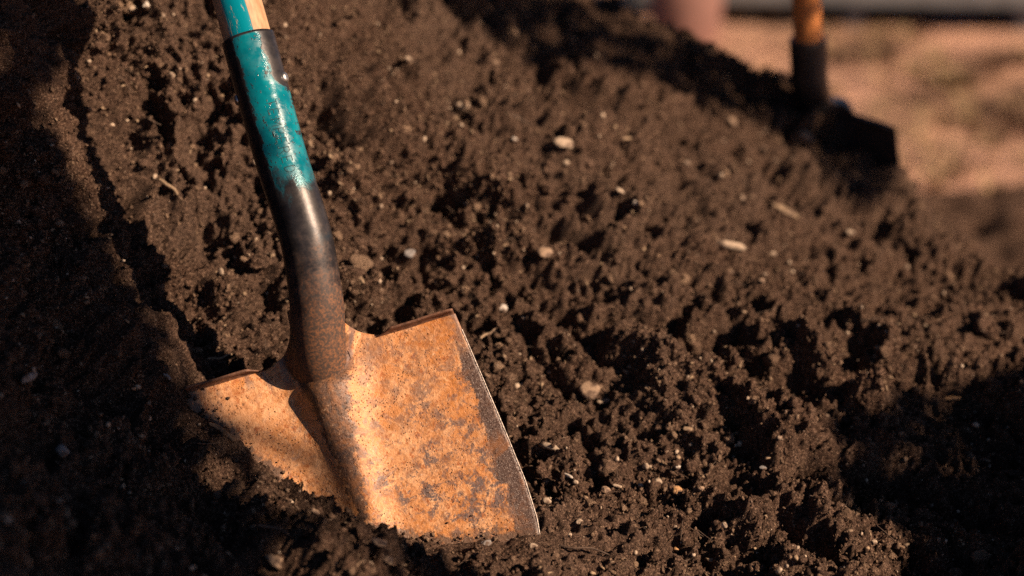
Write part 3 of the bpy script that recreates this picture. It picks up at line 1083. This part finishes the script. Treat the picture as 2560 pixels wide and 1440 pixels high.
# second shovel, standing on the crest with its back to the sun
def second_shovel():
    base = ray_point(2056, 262, 2.32)
    up = np.array([-0.10, -0.12, 1.0])
    up /= np.linalg.norm(up)
    yaw = math.radians(-50)
    e1 = np.array([math.cos(yaw), math.sin(yaw), 0.0])
    e1 -= up * (e1 @ up); e1 /= np.linalg.norm(e1)
    e3 = np.cross(e1, up)
    rot = np.stack([e1, up, e3], 1)
    o = empty("shovel", base, rot)
    tag(o, "dark shovel with an orange wooden handle standing blurred on the far crest of the mound", "shovel", "shovels standing in the soil")

    def cp(src, mat, parent):
        c = src.copy(); c.data = src.data.copy(); COL.objects.link(c); c.parent = parent
        c.data.materials.clear(); c.data.materials.append(mat)
        if "label" in c:
            del c["label"]
        return c
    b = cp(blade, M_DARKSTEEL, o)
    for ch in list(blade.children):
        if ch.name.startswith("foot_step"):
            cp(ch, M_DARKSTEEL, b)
    ax = np.concatenate([AXIS[:50], AXIS[49] + np.array([0, 1.0, 0]) * np.linspace(0.003, 0.05, 30)[:, None]])
    bl = np.concatenate([[0], np.cumsum(np.linalg.norm(np.diff(ax, axis=0), axis=1))]); bl = bl[-1] - bl
    ud = np.array([0, 1.0, 0])
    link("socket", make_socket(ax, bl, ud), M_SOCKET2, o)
    h = link("handle", make_handle(ax[-1], ud, 1.0, 0.86), M_WOOD2, o)
    h["label"] = "orange wooden handle"
    return o


shovel2 = second_shovel()

bpy.context.view_layer.update()

# ------------------------------------------------------------------ stones, chips and twigs one can pick out on the soil
def local_frame(nrm, ang):
    a = np.cross(nrm, [0.0, 0.0, 1.0]) if abs(nrm[2]) < 0.95 else np.array([1.0, 0, 0])
    a = a / np.linalg.norm(a)
    b = np.cross(nrm, a)
    d = a * math.cos(ang) + b * math.sin(ang)
    return d, np.cross(nrm, d), nrm


def seen_angle(nrm, u, v, deg):
    """surface direction that runs at deg (0 = right, 90 = up) as one looks at it"""
    w = CR * math.cos(math.radians(deg)) + CU * math.sin(math.radians(deg))
    w = w - nrm * (w @ nrm)
    return w / np.linalg.norm(w)


def place(name, V, F, quads, i, d, lift, mat, label, cat, group):
    nrm = N0[i]
    b = np.cross(nrm, d)
    rot = np.stack([d, b, nrm], 1)
    me = mesh_np(name, V, F if quads else None, None if quads else F)
    o = link(name, me, M_PEB[mat])
    m = Matrix([[rot[r][c] for c in range(3)] for r in range(3)]).to_4x4()
    m.translation = Vector(SOIL[i] + nrm * lift)
    o.matrix_world = m
    return tag(o, label, cat, group)


def stone(u, v, w, h, deg, mat, label, seed, name="pebble", flat=0.6, group="stones lying on the soil"):
    i = on_soil(u, v)
    k = PX * SD[i] * 0.5
    V0, F = ICO3
    V = V0 * (1 + perlin(V0 + seed * 7.3, 1.1, seed)[:, None] * 0.42 + perlin(V0 + seed, 2.7, seed)[:, None] * 0.16)
    V = V * np.array([w * k, h * k * 1.15, h * k * flat * 1.15]) * 0.78
    return place(name, V, F, False, i, seen_angle(N0[i], u, v, deg), h * k * flat * 0.05, mat, label, name.split("_")[-1], group)


def chip(u, v, w, h, deg, mat, label, seed, name="wood_chip", thick=0.30, group="chips and flakes lying on the soil"):
    i = on_soil(u, v)
    k = PX * SD[i] * 0.5
    r = random.Random(seed)
    m = 9
    ring = []
    for q in range(m):
        a = 2 * math.pi * q / m
        rr = r.uniform(0.75, 1.1)
        sq = max(abs(math.cos(a)), abs(math.sin(a))) ** -0.6
        ring.append((math.cos(a) * rr * sq * w * k, math.sin(a) * rr * sq * h * k * 1.2))
    th = max(h * k * thick, 0.0006)
    V, F = [], []
    for (z, sc) in [(-th, 0.8), (-th * 0.3, 1.0), (th * 0.4, 0.97), (th, 0.72)]:
        for (x, y) in ring:
            V.append((x * sc, y * sc, z + 0.5 * th * math.sin(x / (w * k) * 2.2 + seed) + r.uniform(-.12, .12) * th))
    V.append((0, 0, th * 1.05 + 0.5 * th * math.sin(seed))); V.append((0, 0, -th))
    T = []
    for a in range(3):
        for q in range(m):
            p0, p1 = a * m + q, a * m + (q + 1) % m
            T += [(p0, p1, p1 + m), (p0, p1 + m, p0 + m)]
    for q in range(m):
        T += [(3 * m + q, 3 * m + (q + 1) % m, 4 * m), ((q + 1) % m, q, 4 * m + 1)]
    return place(name, np.array(V), np.array(T), False, i, seen_angle(N0[i], u, v, deg), th * 0.6 + 0.0008, mat, label, name.split("_")[-1], group)


def twig(u, v, length, width, deg, mat, label, seed, name="twig", lift=0.0012, group="twigs and roots on the soil"):
    i = on_soil(u, v)
    k = PX * SD[i]
    r = random.Random(seed)
    m = 12
    s = np.linspace(-0.5, 0.5, m)
    L = length * k
    P = np.stack([s * L, L * 0.05 * np.sin(s * 5 + seed) + L * 0.02 * np.sin(s * 13 + seed), L * 0.03 * np.cos(s * 7 + seed)], 1)
    R = width * k * 0.5 * (1 - 0.45 * (s + 0.5)) * (1 + 0.18 * np.sin(s * 37 + seed))
    R[0] *= 0.5; R[-1] *= 0.3
    V, Q = tubes([P], [R], 7)
    return place(name, V, Q, True, i, seen_angle(N0[i], u, v, deg), lift + width * k * 0.25, mat, label, name.split("_")[-1], group)


STONES = [
    (1147, 262, 24, 40, 80, 'cream', "cream pebble high on the slope right of the teal socket"),
    (1023, 148, 24, 18, 10, 'cream', "small cream pebble above and right of the socket rim"),
    (1240, 160, 22, 20, 40, 'tan', "blurred tan pebble near the top of the slope, right of the small cream one"),
    (1290, 352, 18, 15, 0, 'white', "tiny white pebble just left of the large pale flake"),
    (1420, 408, 22, 18, 20, 'cream', "small cream pebble just below the large pale flake"),
    (1586, 512, 22, 18, 0, 'white', "round white pebble in the upper middle of the slope"),
    (1555, 477, 30, 18, -20, 'cream', "flattened cream pebble touching the round white one on the slope"),
    (1360, 634, 46, 34, 15, 'tan', "large dull tan pebble in the middle of the slope"),
    (1262, 774, 30, 22, -15, 'white', "pale pebble above the right corner of the rusty blade"),
    (1313, 800, 18, 14, 0, 'cream', "tiny cream pebble between the blade corner and the pale pebble above it"),
    (1993, 817, 16, 14, 0, 'cream', "lone tiny cream pebble on the right half of the slope"),
    (1935, 630, 22, 18, 30, 'cream', "small pale pebble right of the shell fragment"),
    (2122, 580, 30, 20, 0, 'cream', "blurred cream pebble below the far shovel"),
    (1900, 705, 22, 18, 0, 'tan', "blurred tan pebble below the shell fragment"),
    (2020, 345, 44, 36, -30, 'tan', "big blurred tan stone on the crest left of the far shovel"),
    (1830, 305, 40, 32, -40, 'tan', "big blurred tan stone on the crest near the dark shadow band"),
    (1688, 1165, 17, 16, 0, 'white', "bright white pebble right of the blade, above the orange stone"),
    (1600, 1210, 18, 18, 0, 'cream', "round cream pebble between the orange stone and the blade"),
    (1650, 1203, 28, 20, -30, 'cream', "cream pebble just above and left of the orange stone"),
    (1698, 1232, 34, 30, 20, 'orange', "largest orange stone lying right of the blade"),
    (1757, 1222, 22, 20, 0, 'tan', "tan pebble just right of the orange stone"),
    (1520, 1218, 26, 24, 0, 'tan', "tan pebble on the soil nearest the blade in the row of small stones"),
    (1449, 1300, 28, 22, 30, 'cream', "rough cream stone low down, right of the blade's buried corner"),
    (1370, 1250, 30, 26, 0, 'cream', "rough cream stone touching the lower right edge of the blade"),
    (1327, 1362, 30, 20, 0, 'cream', "pale stone just below the blade's right end"),
    (1690, 1370, 24, 20, 10, 'orange', "small orange stone at the bottom of the slope"),
    (690, 1400, 66, 50, -20, 'tan', "big blurred tan stone in the foreground below the blade"),
    (975, 1396, 36, 28, 10, 'tan', "blurred tan stone in the foreground, right of the big one"),
    (790, 1277, 34, 30, 0, 'tan', "tan stone on the soil rim right against the rusty blade"),
    (1220, 1352, 36, 26, -10, 'grey', "greyish stone half buried under the middle of the blade"),
    (330, 14, 26, 16, 0, 'cream', "pale pebble at the top left beside the handle shadow, left of a pair"),
    (362, 12, 20, 20, 0, 'white', "pale pebble at the top left beside the handle shadow, right of a pair"),
    (905, 668, 24, 34, 60, 'orange', "orange-brown stone close to the right side of the rusting socket"),
    (1022, 632, 40, 28, 30, 'grey', "dull grey stone on the soil right of the socket bend"),
    (162, 1128, 44, 36, -20, 'grey', "dim grey stone in the shade at the left"),
    (2190, 1352, 20, 16, 0, 'cream', "small pale pebble in the shade at the lower right"),
    (1905, 1165, 30, 14, -5, 'grey', "small flat grey stone in the middle of the lower right slope"),
]
for q, (u, v, w, h, deg, mat, lab) in enumerate(STONES):
    stone(u, v, w, h, deg, mat, lab, q + 3)

CHIPS = [
    (1405, 355, 54, 34, 15, 'cream', "large pale flake on the sunny upper slope", "stone_flake"),
    (1822, 615, 34, 74, 78, 'cream', "upright pale shell fragment on the right of the slope", "shell_fragment"),
    (1960, 522, 96, 26, -22, 'straw', "long blurred grey-brown bark flake below the far crest", "bark_flake"),
    (1472, 985, 50, 50, -35, 'tan', "tan flake standing on edge right of the blade", "stone_flake"),
    (1508, 1006, 40, 18, 5, 'cream', "cream flake at the foot of the tan flake right of the blade", "stone_flake"),
    (2378, 999, 54, 12, 2, 'orange', "thin orange wood chip on the far right of the slope", "wood_chip"),
    (1368, 1118, 22, 46, 80, 'cream', "long pale chip close to the lower right edge of the blade", "stone_flake"),
    (1420, 1190, 12, 28, 70, 'white', "thin white splinter of stone right of the blade's bulge", "stone_flake"),
    (1546, 1222, 26, 10, -25, 'cream', "thin cream chip among the small stones right of the blade", "stone_flake"),
    (942, 1360, 44, 34, -40, 'tan', "pale tan flake on the soil just below the blade's ridge", "stone_flake"),
    (75, 945, 18, 60, 118, 'grey', "pale curved chip in the deep shade at the left", "wood_chip"),
    (418, 937, 30, 14, -45, 'grey', "small grey chip beside the blade's left corner", "wood_chip"),
    (1715, 1075, 30, 12, -10, 'straw', "small straw-coloured chip on the lower right slope", "wood_chip"),
    (1775, 1408, 36, 12, -15, 'straw', "small straw-coloured chip at the bottom edge right of the middle", "wood_chip"),
]
for q, (u, v, w, h, deg, mat, lab, nm) in enumerate(CHIPS):
    chip(u, v, w, h, deg, mat, lab, q + 2, nm)

TWIGS = [
    (433, 482, 84, 11, -50, 'straw', "straight straw-brown twig on the sunlit bank beside the handle shadow", "twig"),
    (575, 1098, 120, 15, 3, 'dark', "dark broken twig poking over the left part of the rusty blade", "twig"),
    (1215, 832, 52, 8, 50, 'straw', "short pale root by the right corner of the blade", "root"),
    (1565, 345, 90, 10, 50, 'straw', "blurred straw on the upper slope", "straw"),
    (1430, 1372, 190, 8, -42, 'dark', "thin dark root trailing down the soil below the blade's right end", "root"),
    (560, 890, 90, 7, 18, 'straw', "faint straw lying behind the left step of the blade", "straw"),
    (700, 1330, 110, 9, 35, 'dark', "blurred dark root on the foreground soil in front of the blade", "root"),
    (1300, 300, 70, 8, -25, 'dark', "blurred dark twig near the top of the slope", "twig"),
]
for q, (u, v, L, w, deg, mat, lab, nm) in enumerate(TWIGS):
    twig(u, v, L, w, deg, mat, lab, q + 1, nm)

# ------------------------------------------------------------------ beyond the mound
def ground_at(u, v):
    d = ray_point(u, v, 1.0) - CO
    t = -CO[2] / d[2]
    return CO + d * t


def box_mesh(name, size, bev=0.006):
    bm = bmesh.new()
    bmesh.ops.create_cube(bm, size=1.0)
    for v in bm.verts:
        v.co = Vector((v.co.x * size[0], v.co.y * size[1], (v.co.z + 0.5) * size[2]))
    bmesh.ops.bevel(bm, geom=list(bm.edges), offset=bev, segments=2, affect='EDGES')
    me = bpy.data.meshes.new(name)
    bm.to_mesh(me); bm.free()
    return me


def lathe(name, prof, sides=40):
    a = np.linspace(0, 2 * np.pi, sides, endpoint=False)
    V = np.concatenate([np.stack([r * np.cos(a), r * np.sin(a), np.full(sides, z)], 1) for r, z in prof])
    return mesh_np(name, V, grid_quads(len(prof), sides, True))


M_TERRA = plain("terracotta", (0.17, 0.08, 0.06), 0.85, 0, 0.15, 20)
M_GREYWOOD = plain("weathered_grey_timber", (0.13, 0.125, 0.125), 0.85, 0, 0.25, 18)
M_BLACKPOT = plain("black_plastic", (0.02, 0.02, 0.022), 0.5, 0, 0.2, 40)

g = ground_at(1712, 112)
pot = bpy.data.objects.new("terracotta_pot", None); pot.location = g; COL.objects.link(pot)
tag(pot, "blurred pinkish terracotta pot behind the top of the mound", "pot")
link("body", lathe("body", [(0.0, 0.0), (0.085, 0.0), (0.092, 0.02), (0.112, 0.26), (0.104, 0.26), (0.086, 0.03), (0.0, 0.03)]), M_TERRA, pot)
link("rim", lathe("rim", [(0.110, 0.245), (0.122, 0.247), (0.125, 0.30), (0.118, 0.306), (0.106, 0.300), (0.104, 0.25)]), M_TERRA, pot)

g = ground_at(2010, 62)
bench = bpy.data.objects.new("garden_bench", None); bench.location = g; COL.objects.link(bench)
bench.rotation_euler = (0, 0, math.radians(-4))
tag(bench, "blurred low grey timber bench at the top edge of the picture", "bench")
for yy in (-0.13, 0.0, 0.13):
    o = link("seat_plank", box_mesh("seat_plank", (1.25, 0.12, 0.06)), M_GREYWOOD, bench); o.location = (0.12, yy + 0.1, 0.075)
for xx in (-0.33, 0.14, 0.62):
    o = link("leg", box_mesh("leg", (0.055, 0.30, 0.075)), M_GREYWOOD, bench); o.location = (xx, 0.1, 0.0)

for (u, v, lab) in [(1850, 66, "blurred black plant pot under the bench, left of a pair"), (1935, 66, "blurred black plant pot under the bench, right of a pair")]:
    o = link("plant_pot", lathe("plant_pot", [(0.0, 0.0), (0.042, 0.0), (0.052, 0.075), (0.056, 0.076), (0.056, 0.09), (0.050, 0.09), (0.046, 0.07), (0.0, 0.07)]), M_BLACKPOT)
    o.location = ground_at(u, v)
    tag(o, lab, "pot", "black pots under the bench")

# dark heap of soil beyond the right end of the mound
hx, hp = np.linspace(-1, 1, 120), np.linspace(-1, 1, 120)
HX, HY = np.meshgrid(hx, hp)
r2 = HX.ravel() ** 2 + HY.ravel() ** 2
HP = np.stack([HX.ravel() * 0.62, HY.ravel() * 0.42, 0.13 * np.clip(1 - r2, 0, 1) ** 1.2 - 0.03], 1)
HP[:, 2] += (perlin(HP, 6, 71) * 0.035 + perlin(HP, 17, 72) * 0.022 + perlin(HP, 45, 73) * 0.01) * np.clip(1.15 - r2, 0, 1)
heap_me = mesh_np("soil_heap", HP, grid_quads(120, 120))
attr(heap_me, "tint", np.zeros(len(HP)))
heap = link("soil_heap", heap_me, M_SOIL)
heap.location = ground_at(2570, 640)
tag(heap, "blurred low heap of dark soil beyond the right end of the mound", "soil heap")

# dry weeds and straw on the ground
M_DRY = pebble_material("dry_grass_blade", (0.40, 0.27, 0.13))
M_OLIVE = pebble_material("olive_weed_leaf", (0.26, 0.145, 0.085))


def tuft_cloud(name, mat, count, spots, height, label):
    Vt, Tt, o = [], [], 0
    for _ in range(count):
        u, v = spots()
        c = ground_at(u, v)
        for b in range(26):
            a = rng.uniform(0, 2 * np.pi)
            r0 = rng.uniform(0, 0.05)
            base = c + np.array([math.cos(a) * r0, math.sin(a) * r0, -0.01])
            h = rng.uniform(0.4, 1.0) * height
            lean = np.array([math.cos(a), math.sin(a), 0]) * h * rng.uniform(0.3, 1.2)
            sd = np.array([-math.sin(a), math.cos(a), 0]) * rng.uniform(0.003, 0.007)
            mid = base + lean * 0.4 + np.array([0, 0, h * 0.7])
            tip = base + lean + np.array([0, 0, h])
            Vt += [base - sd, base + sd, mid - sd * 0.7, mid + sd * 0.7, tip]
            Tt += [(o, o + 1, o + 3), (o, o + 3, o + 2), (o + 2, o + 3, o + 4)]
            o += 5
    ob = link(name, mesh_np(name, np.array(Vt), None, np.array(Tt)), mat)
    tag(ob, label, "grass", kind="stuff")


tuft_cloud("dry_grass", M_DRY, 150, lambda: (rng.uniform(1500, 3000), rng.uniform(10, 560)), 0.05, "dry straw-coloured grass littering the blurred ground")
dark_spots = [(2180, 130), (2150, 150), (2230, 250), (2330, 260), (2420, 200), (2500, 150), (2300, 60), (2520, 260), (2420, 420), (2200, 60), (1950, 130), (2480, 330), (2560, 300)]
tuft_cloud("olive_weeds", M_OLIVE, 90, lambda: tuple(np.array(dark_spots[rng.integers(len(dark_spots))]) + rng.normal(0, 1, 2) * (34, 12)), 0.035, "olive brown weeds in patches on the blurred ground")

bpy.context.view_layer.update()


# ------------------------------------------------------------------ added out-of-view foliage, leaves set only where they shade chosen soil zones
def inside(px, py, poly):
    c = np.zeros(len(px), bool)
    for (x0, y0), (x1, y1) in zip(poly, poly[1:] + poly[:1]):
        c ^= ((y0 > py) != (y1 > py)) & (px < (x1 - x0) * (py - y0) / (y1 - y0 + 1e-9) + x0)
    return c


SV3 = np.array(SUN[:])
SHADE_LEFT = [(-900, 60), (-120, 170), (110, 330), (150, 430), (190, 550), (270, 700), (375, 840), (405, 930), (400, 1060), (490, 1230), (570, 1390), (620, 1540), (480, 1900), (-900, 1900)]
SHADE_RIGHT = [(2060, 1120), (2220, 1000), (2420, 980), (2640, 900), (3300, 900), (3300, 1700), (2400, 1560), (2300, 1330), (2140, 1260)]
SHADE_TOP = [(1120, -80), (1330, -20), (1700, 110), (1950, 215), (2100, 330), (2240, 480), (2150, 470), (1990, 345), (1800, 255), (1600, 175), (1350, 110), (1130, 30)]
SHADE_EDGE = [(-300, -200), (130, -200), (110, 200), (0, 300), (-300, 200)]
leaf_c = []
for poly, cnt in ((SHADE_LEFT, 21000), (SHADE_RIGHT, 8500), (SHADE_TOP, 2600), (SHADE_EDGE, 1300)):
    m = np.nonzero(inside(SU, SV, poly) & (SD > 0.5) & (SOIL[:, 2] > 0))[0]
    cell = np.floor(SOIL[m] / 0.02).astype(int)
    _, first = np.unique(cell, axis=0, return_index=True)          # even cover of the ground
    m = m[first]
    pick = rng.choice(m, cnt)
    leaf_c.append(SOIL[pick] + rng.normal(0, 0.007, (cnt, 3)) + SV3 * rng.uniform(1.7, 2.5, cnt)[:, None])
leaf_c = np.concatenate(leaf_c)
LEAF = np.array([(0, -1, 0), (0.55, -0.45, 0.08), (0.6, 0.15, 0.10), (0, 1.15, -0.1), (-0.6, 0.15, 0.10), (-0.55, -0.45, 0.08), (0, 0, -0.03)])
LEAFT = np.array([(0, 1, 6), (1, 2, 6), (2, 3, 6), (3, 4, 6), (4, 5, 6), (5, 0, 6)])
kk = len(leaf_c)
LV = np.einsum('kij,kvj->kvi', rand_rot(kk), LEAF[None] * rng.uniform(0.011, 0.019, (kk, 1, 1))) + leaf_c[:, None]
LF = LEAFT[None] + (np.arange(kk) * 7)[:, None, None]
added_shade_tree = bpy.data.objects.new("added_shade_tree", None)
troot = np.array([leaf_c[:, 0].mean() + 0.25, leaf_c[:, 1].mean() - 0.3, -0.02])
added_shade_tree.location = troot
COL.objects.link(added_shade_tree)
tag(added_shade_tree, "leafy crown added out of view to shade the left bank and lower right corner", "added_shade_tree")
M_LEAF = pebble_material("green_leaf", (0.09, 0.12, 0.03))
M_BARK = plain("tree_bark", (0.12, 0.085, 0.06), 0.9, 0, 0.4, 30, 0.8, 0.02)
link("crown", mesh_np("crown", LV.reshape(-1, 3) - troot, None, LF.reshape(-1, 3)), M_LEAF, added_shade_tree)
fork = np.array([troot[0], troot[1], 0.95])
tp, tr = [np.stack([troot + (fork - troot) * f + np.array([0.06 * math.sin(f * 4), 0.05 * math.sin(f * 3 + 1), 0]) for f in np.linspace(0, 1, 12)])], [np.linspace(0.055, 0.035, 12)]
for q in range(16):
    end = leaf_c[rng.integers(kk)]
    f = np.linspace(0, 1, 9)[:, None]
    tp.append(tp[0][-1] * (1 - f) + end * f + np.array([0, 0, 0.12]) * np.sin(f * math.pi) + rng.normal(0, 0.015, (9, 3)) * f)
    tr.append(np.linspace(0.016, 0.003, 9))
TV, TQd = tubes(tp, tr, 8)
link("trunk", mesh_np("trunk", TV - troot, TQd), M_BARK, added_shade_tree)
bpy.context.view_layer.update()
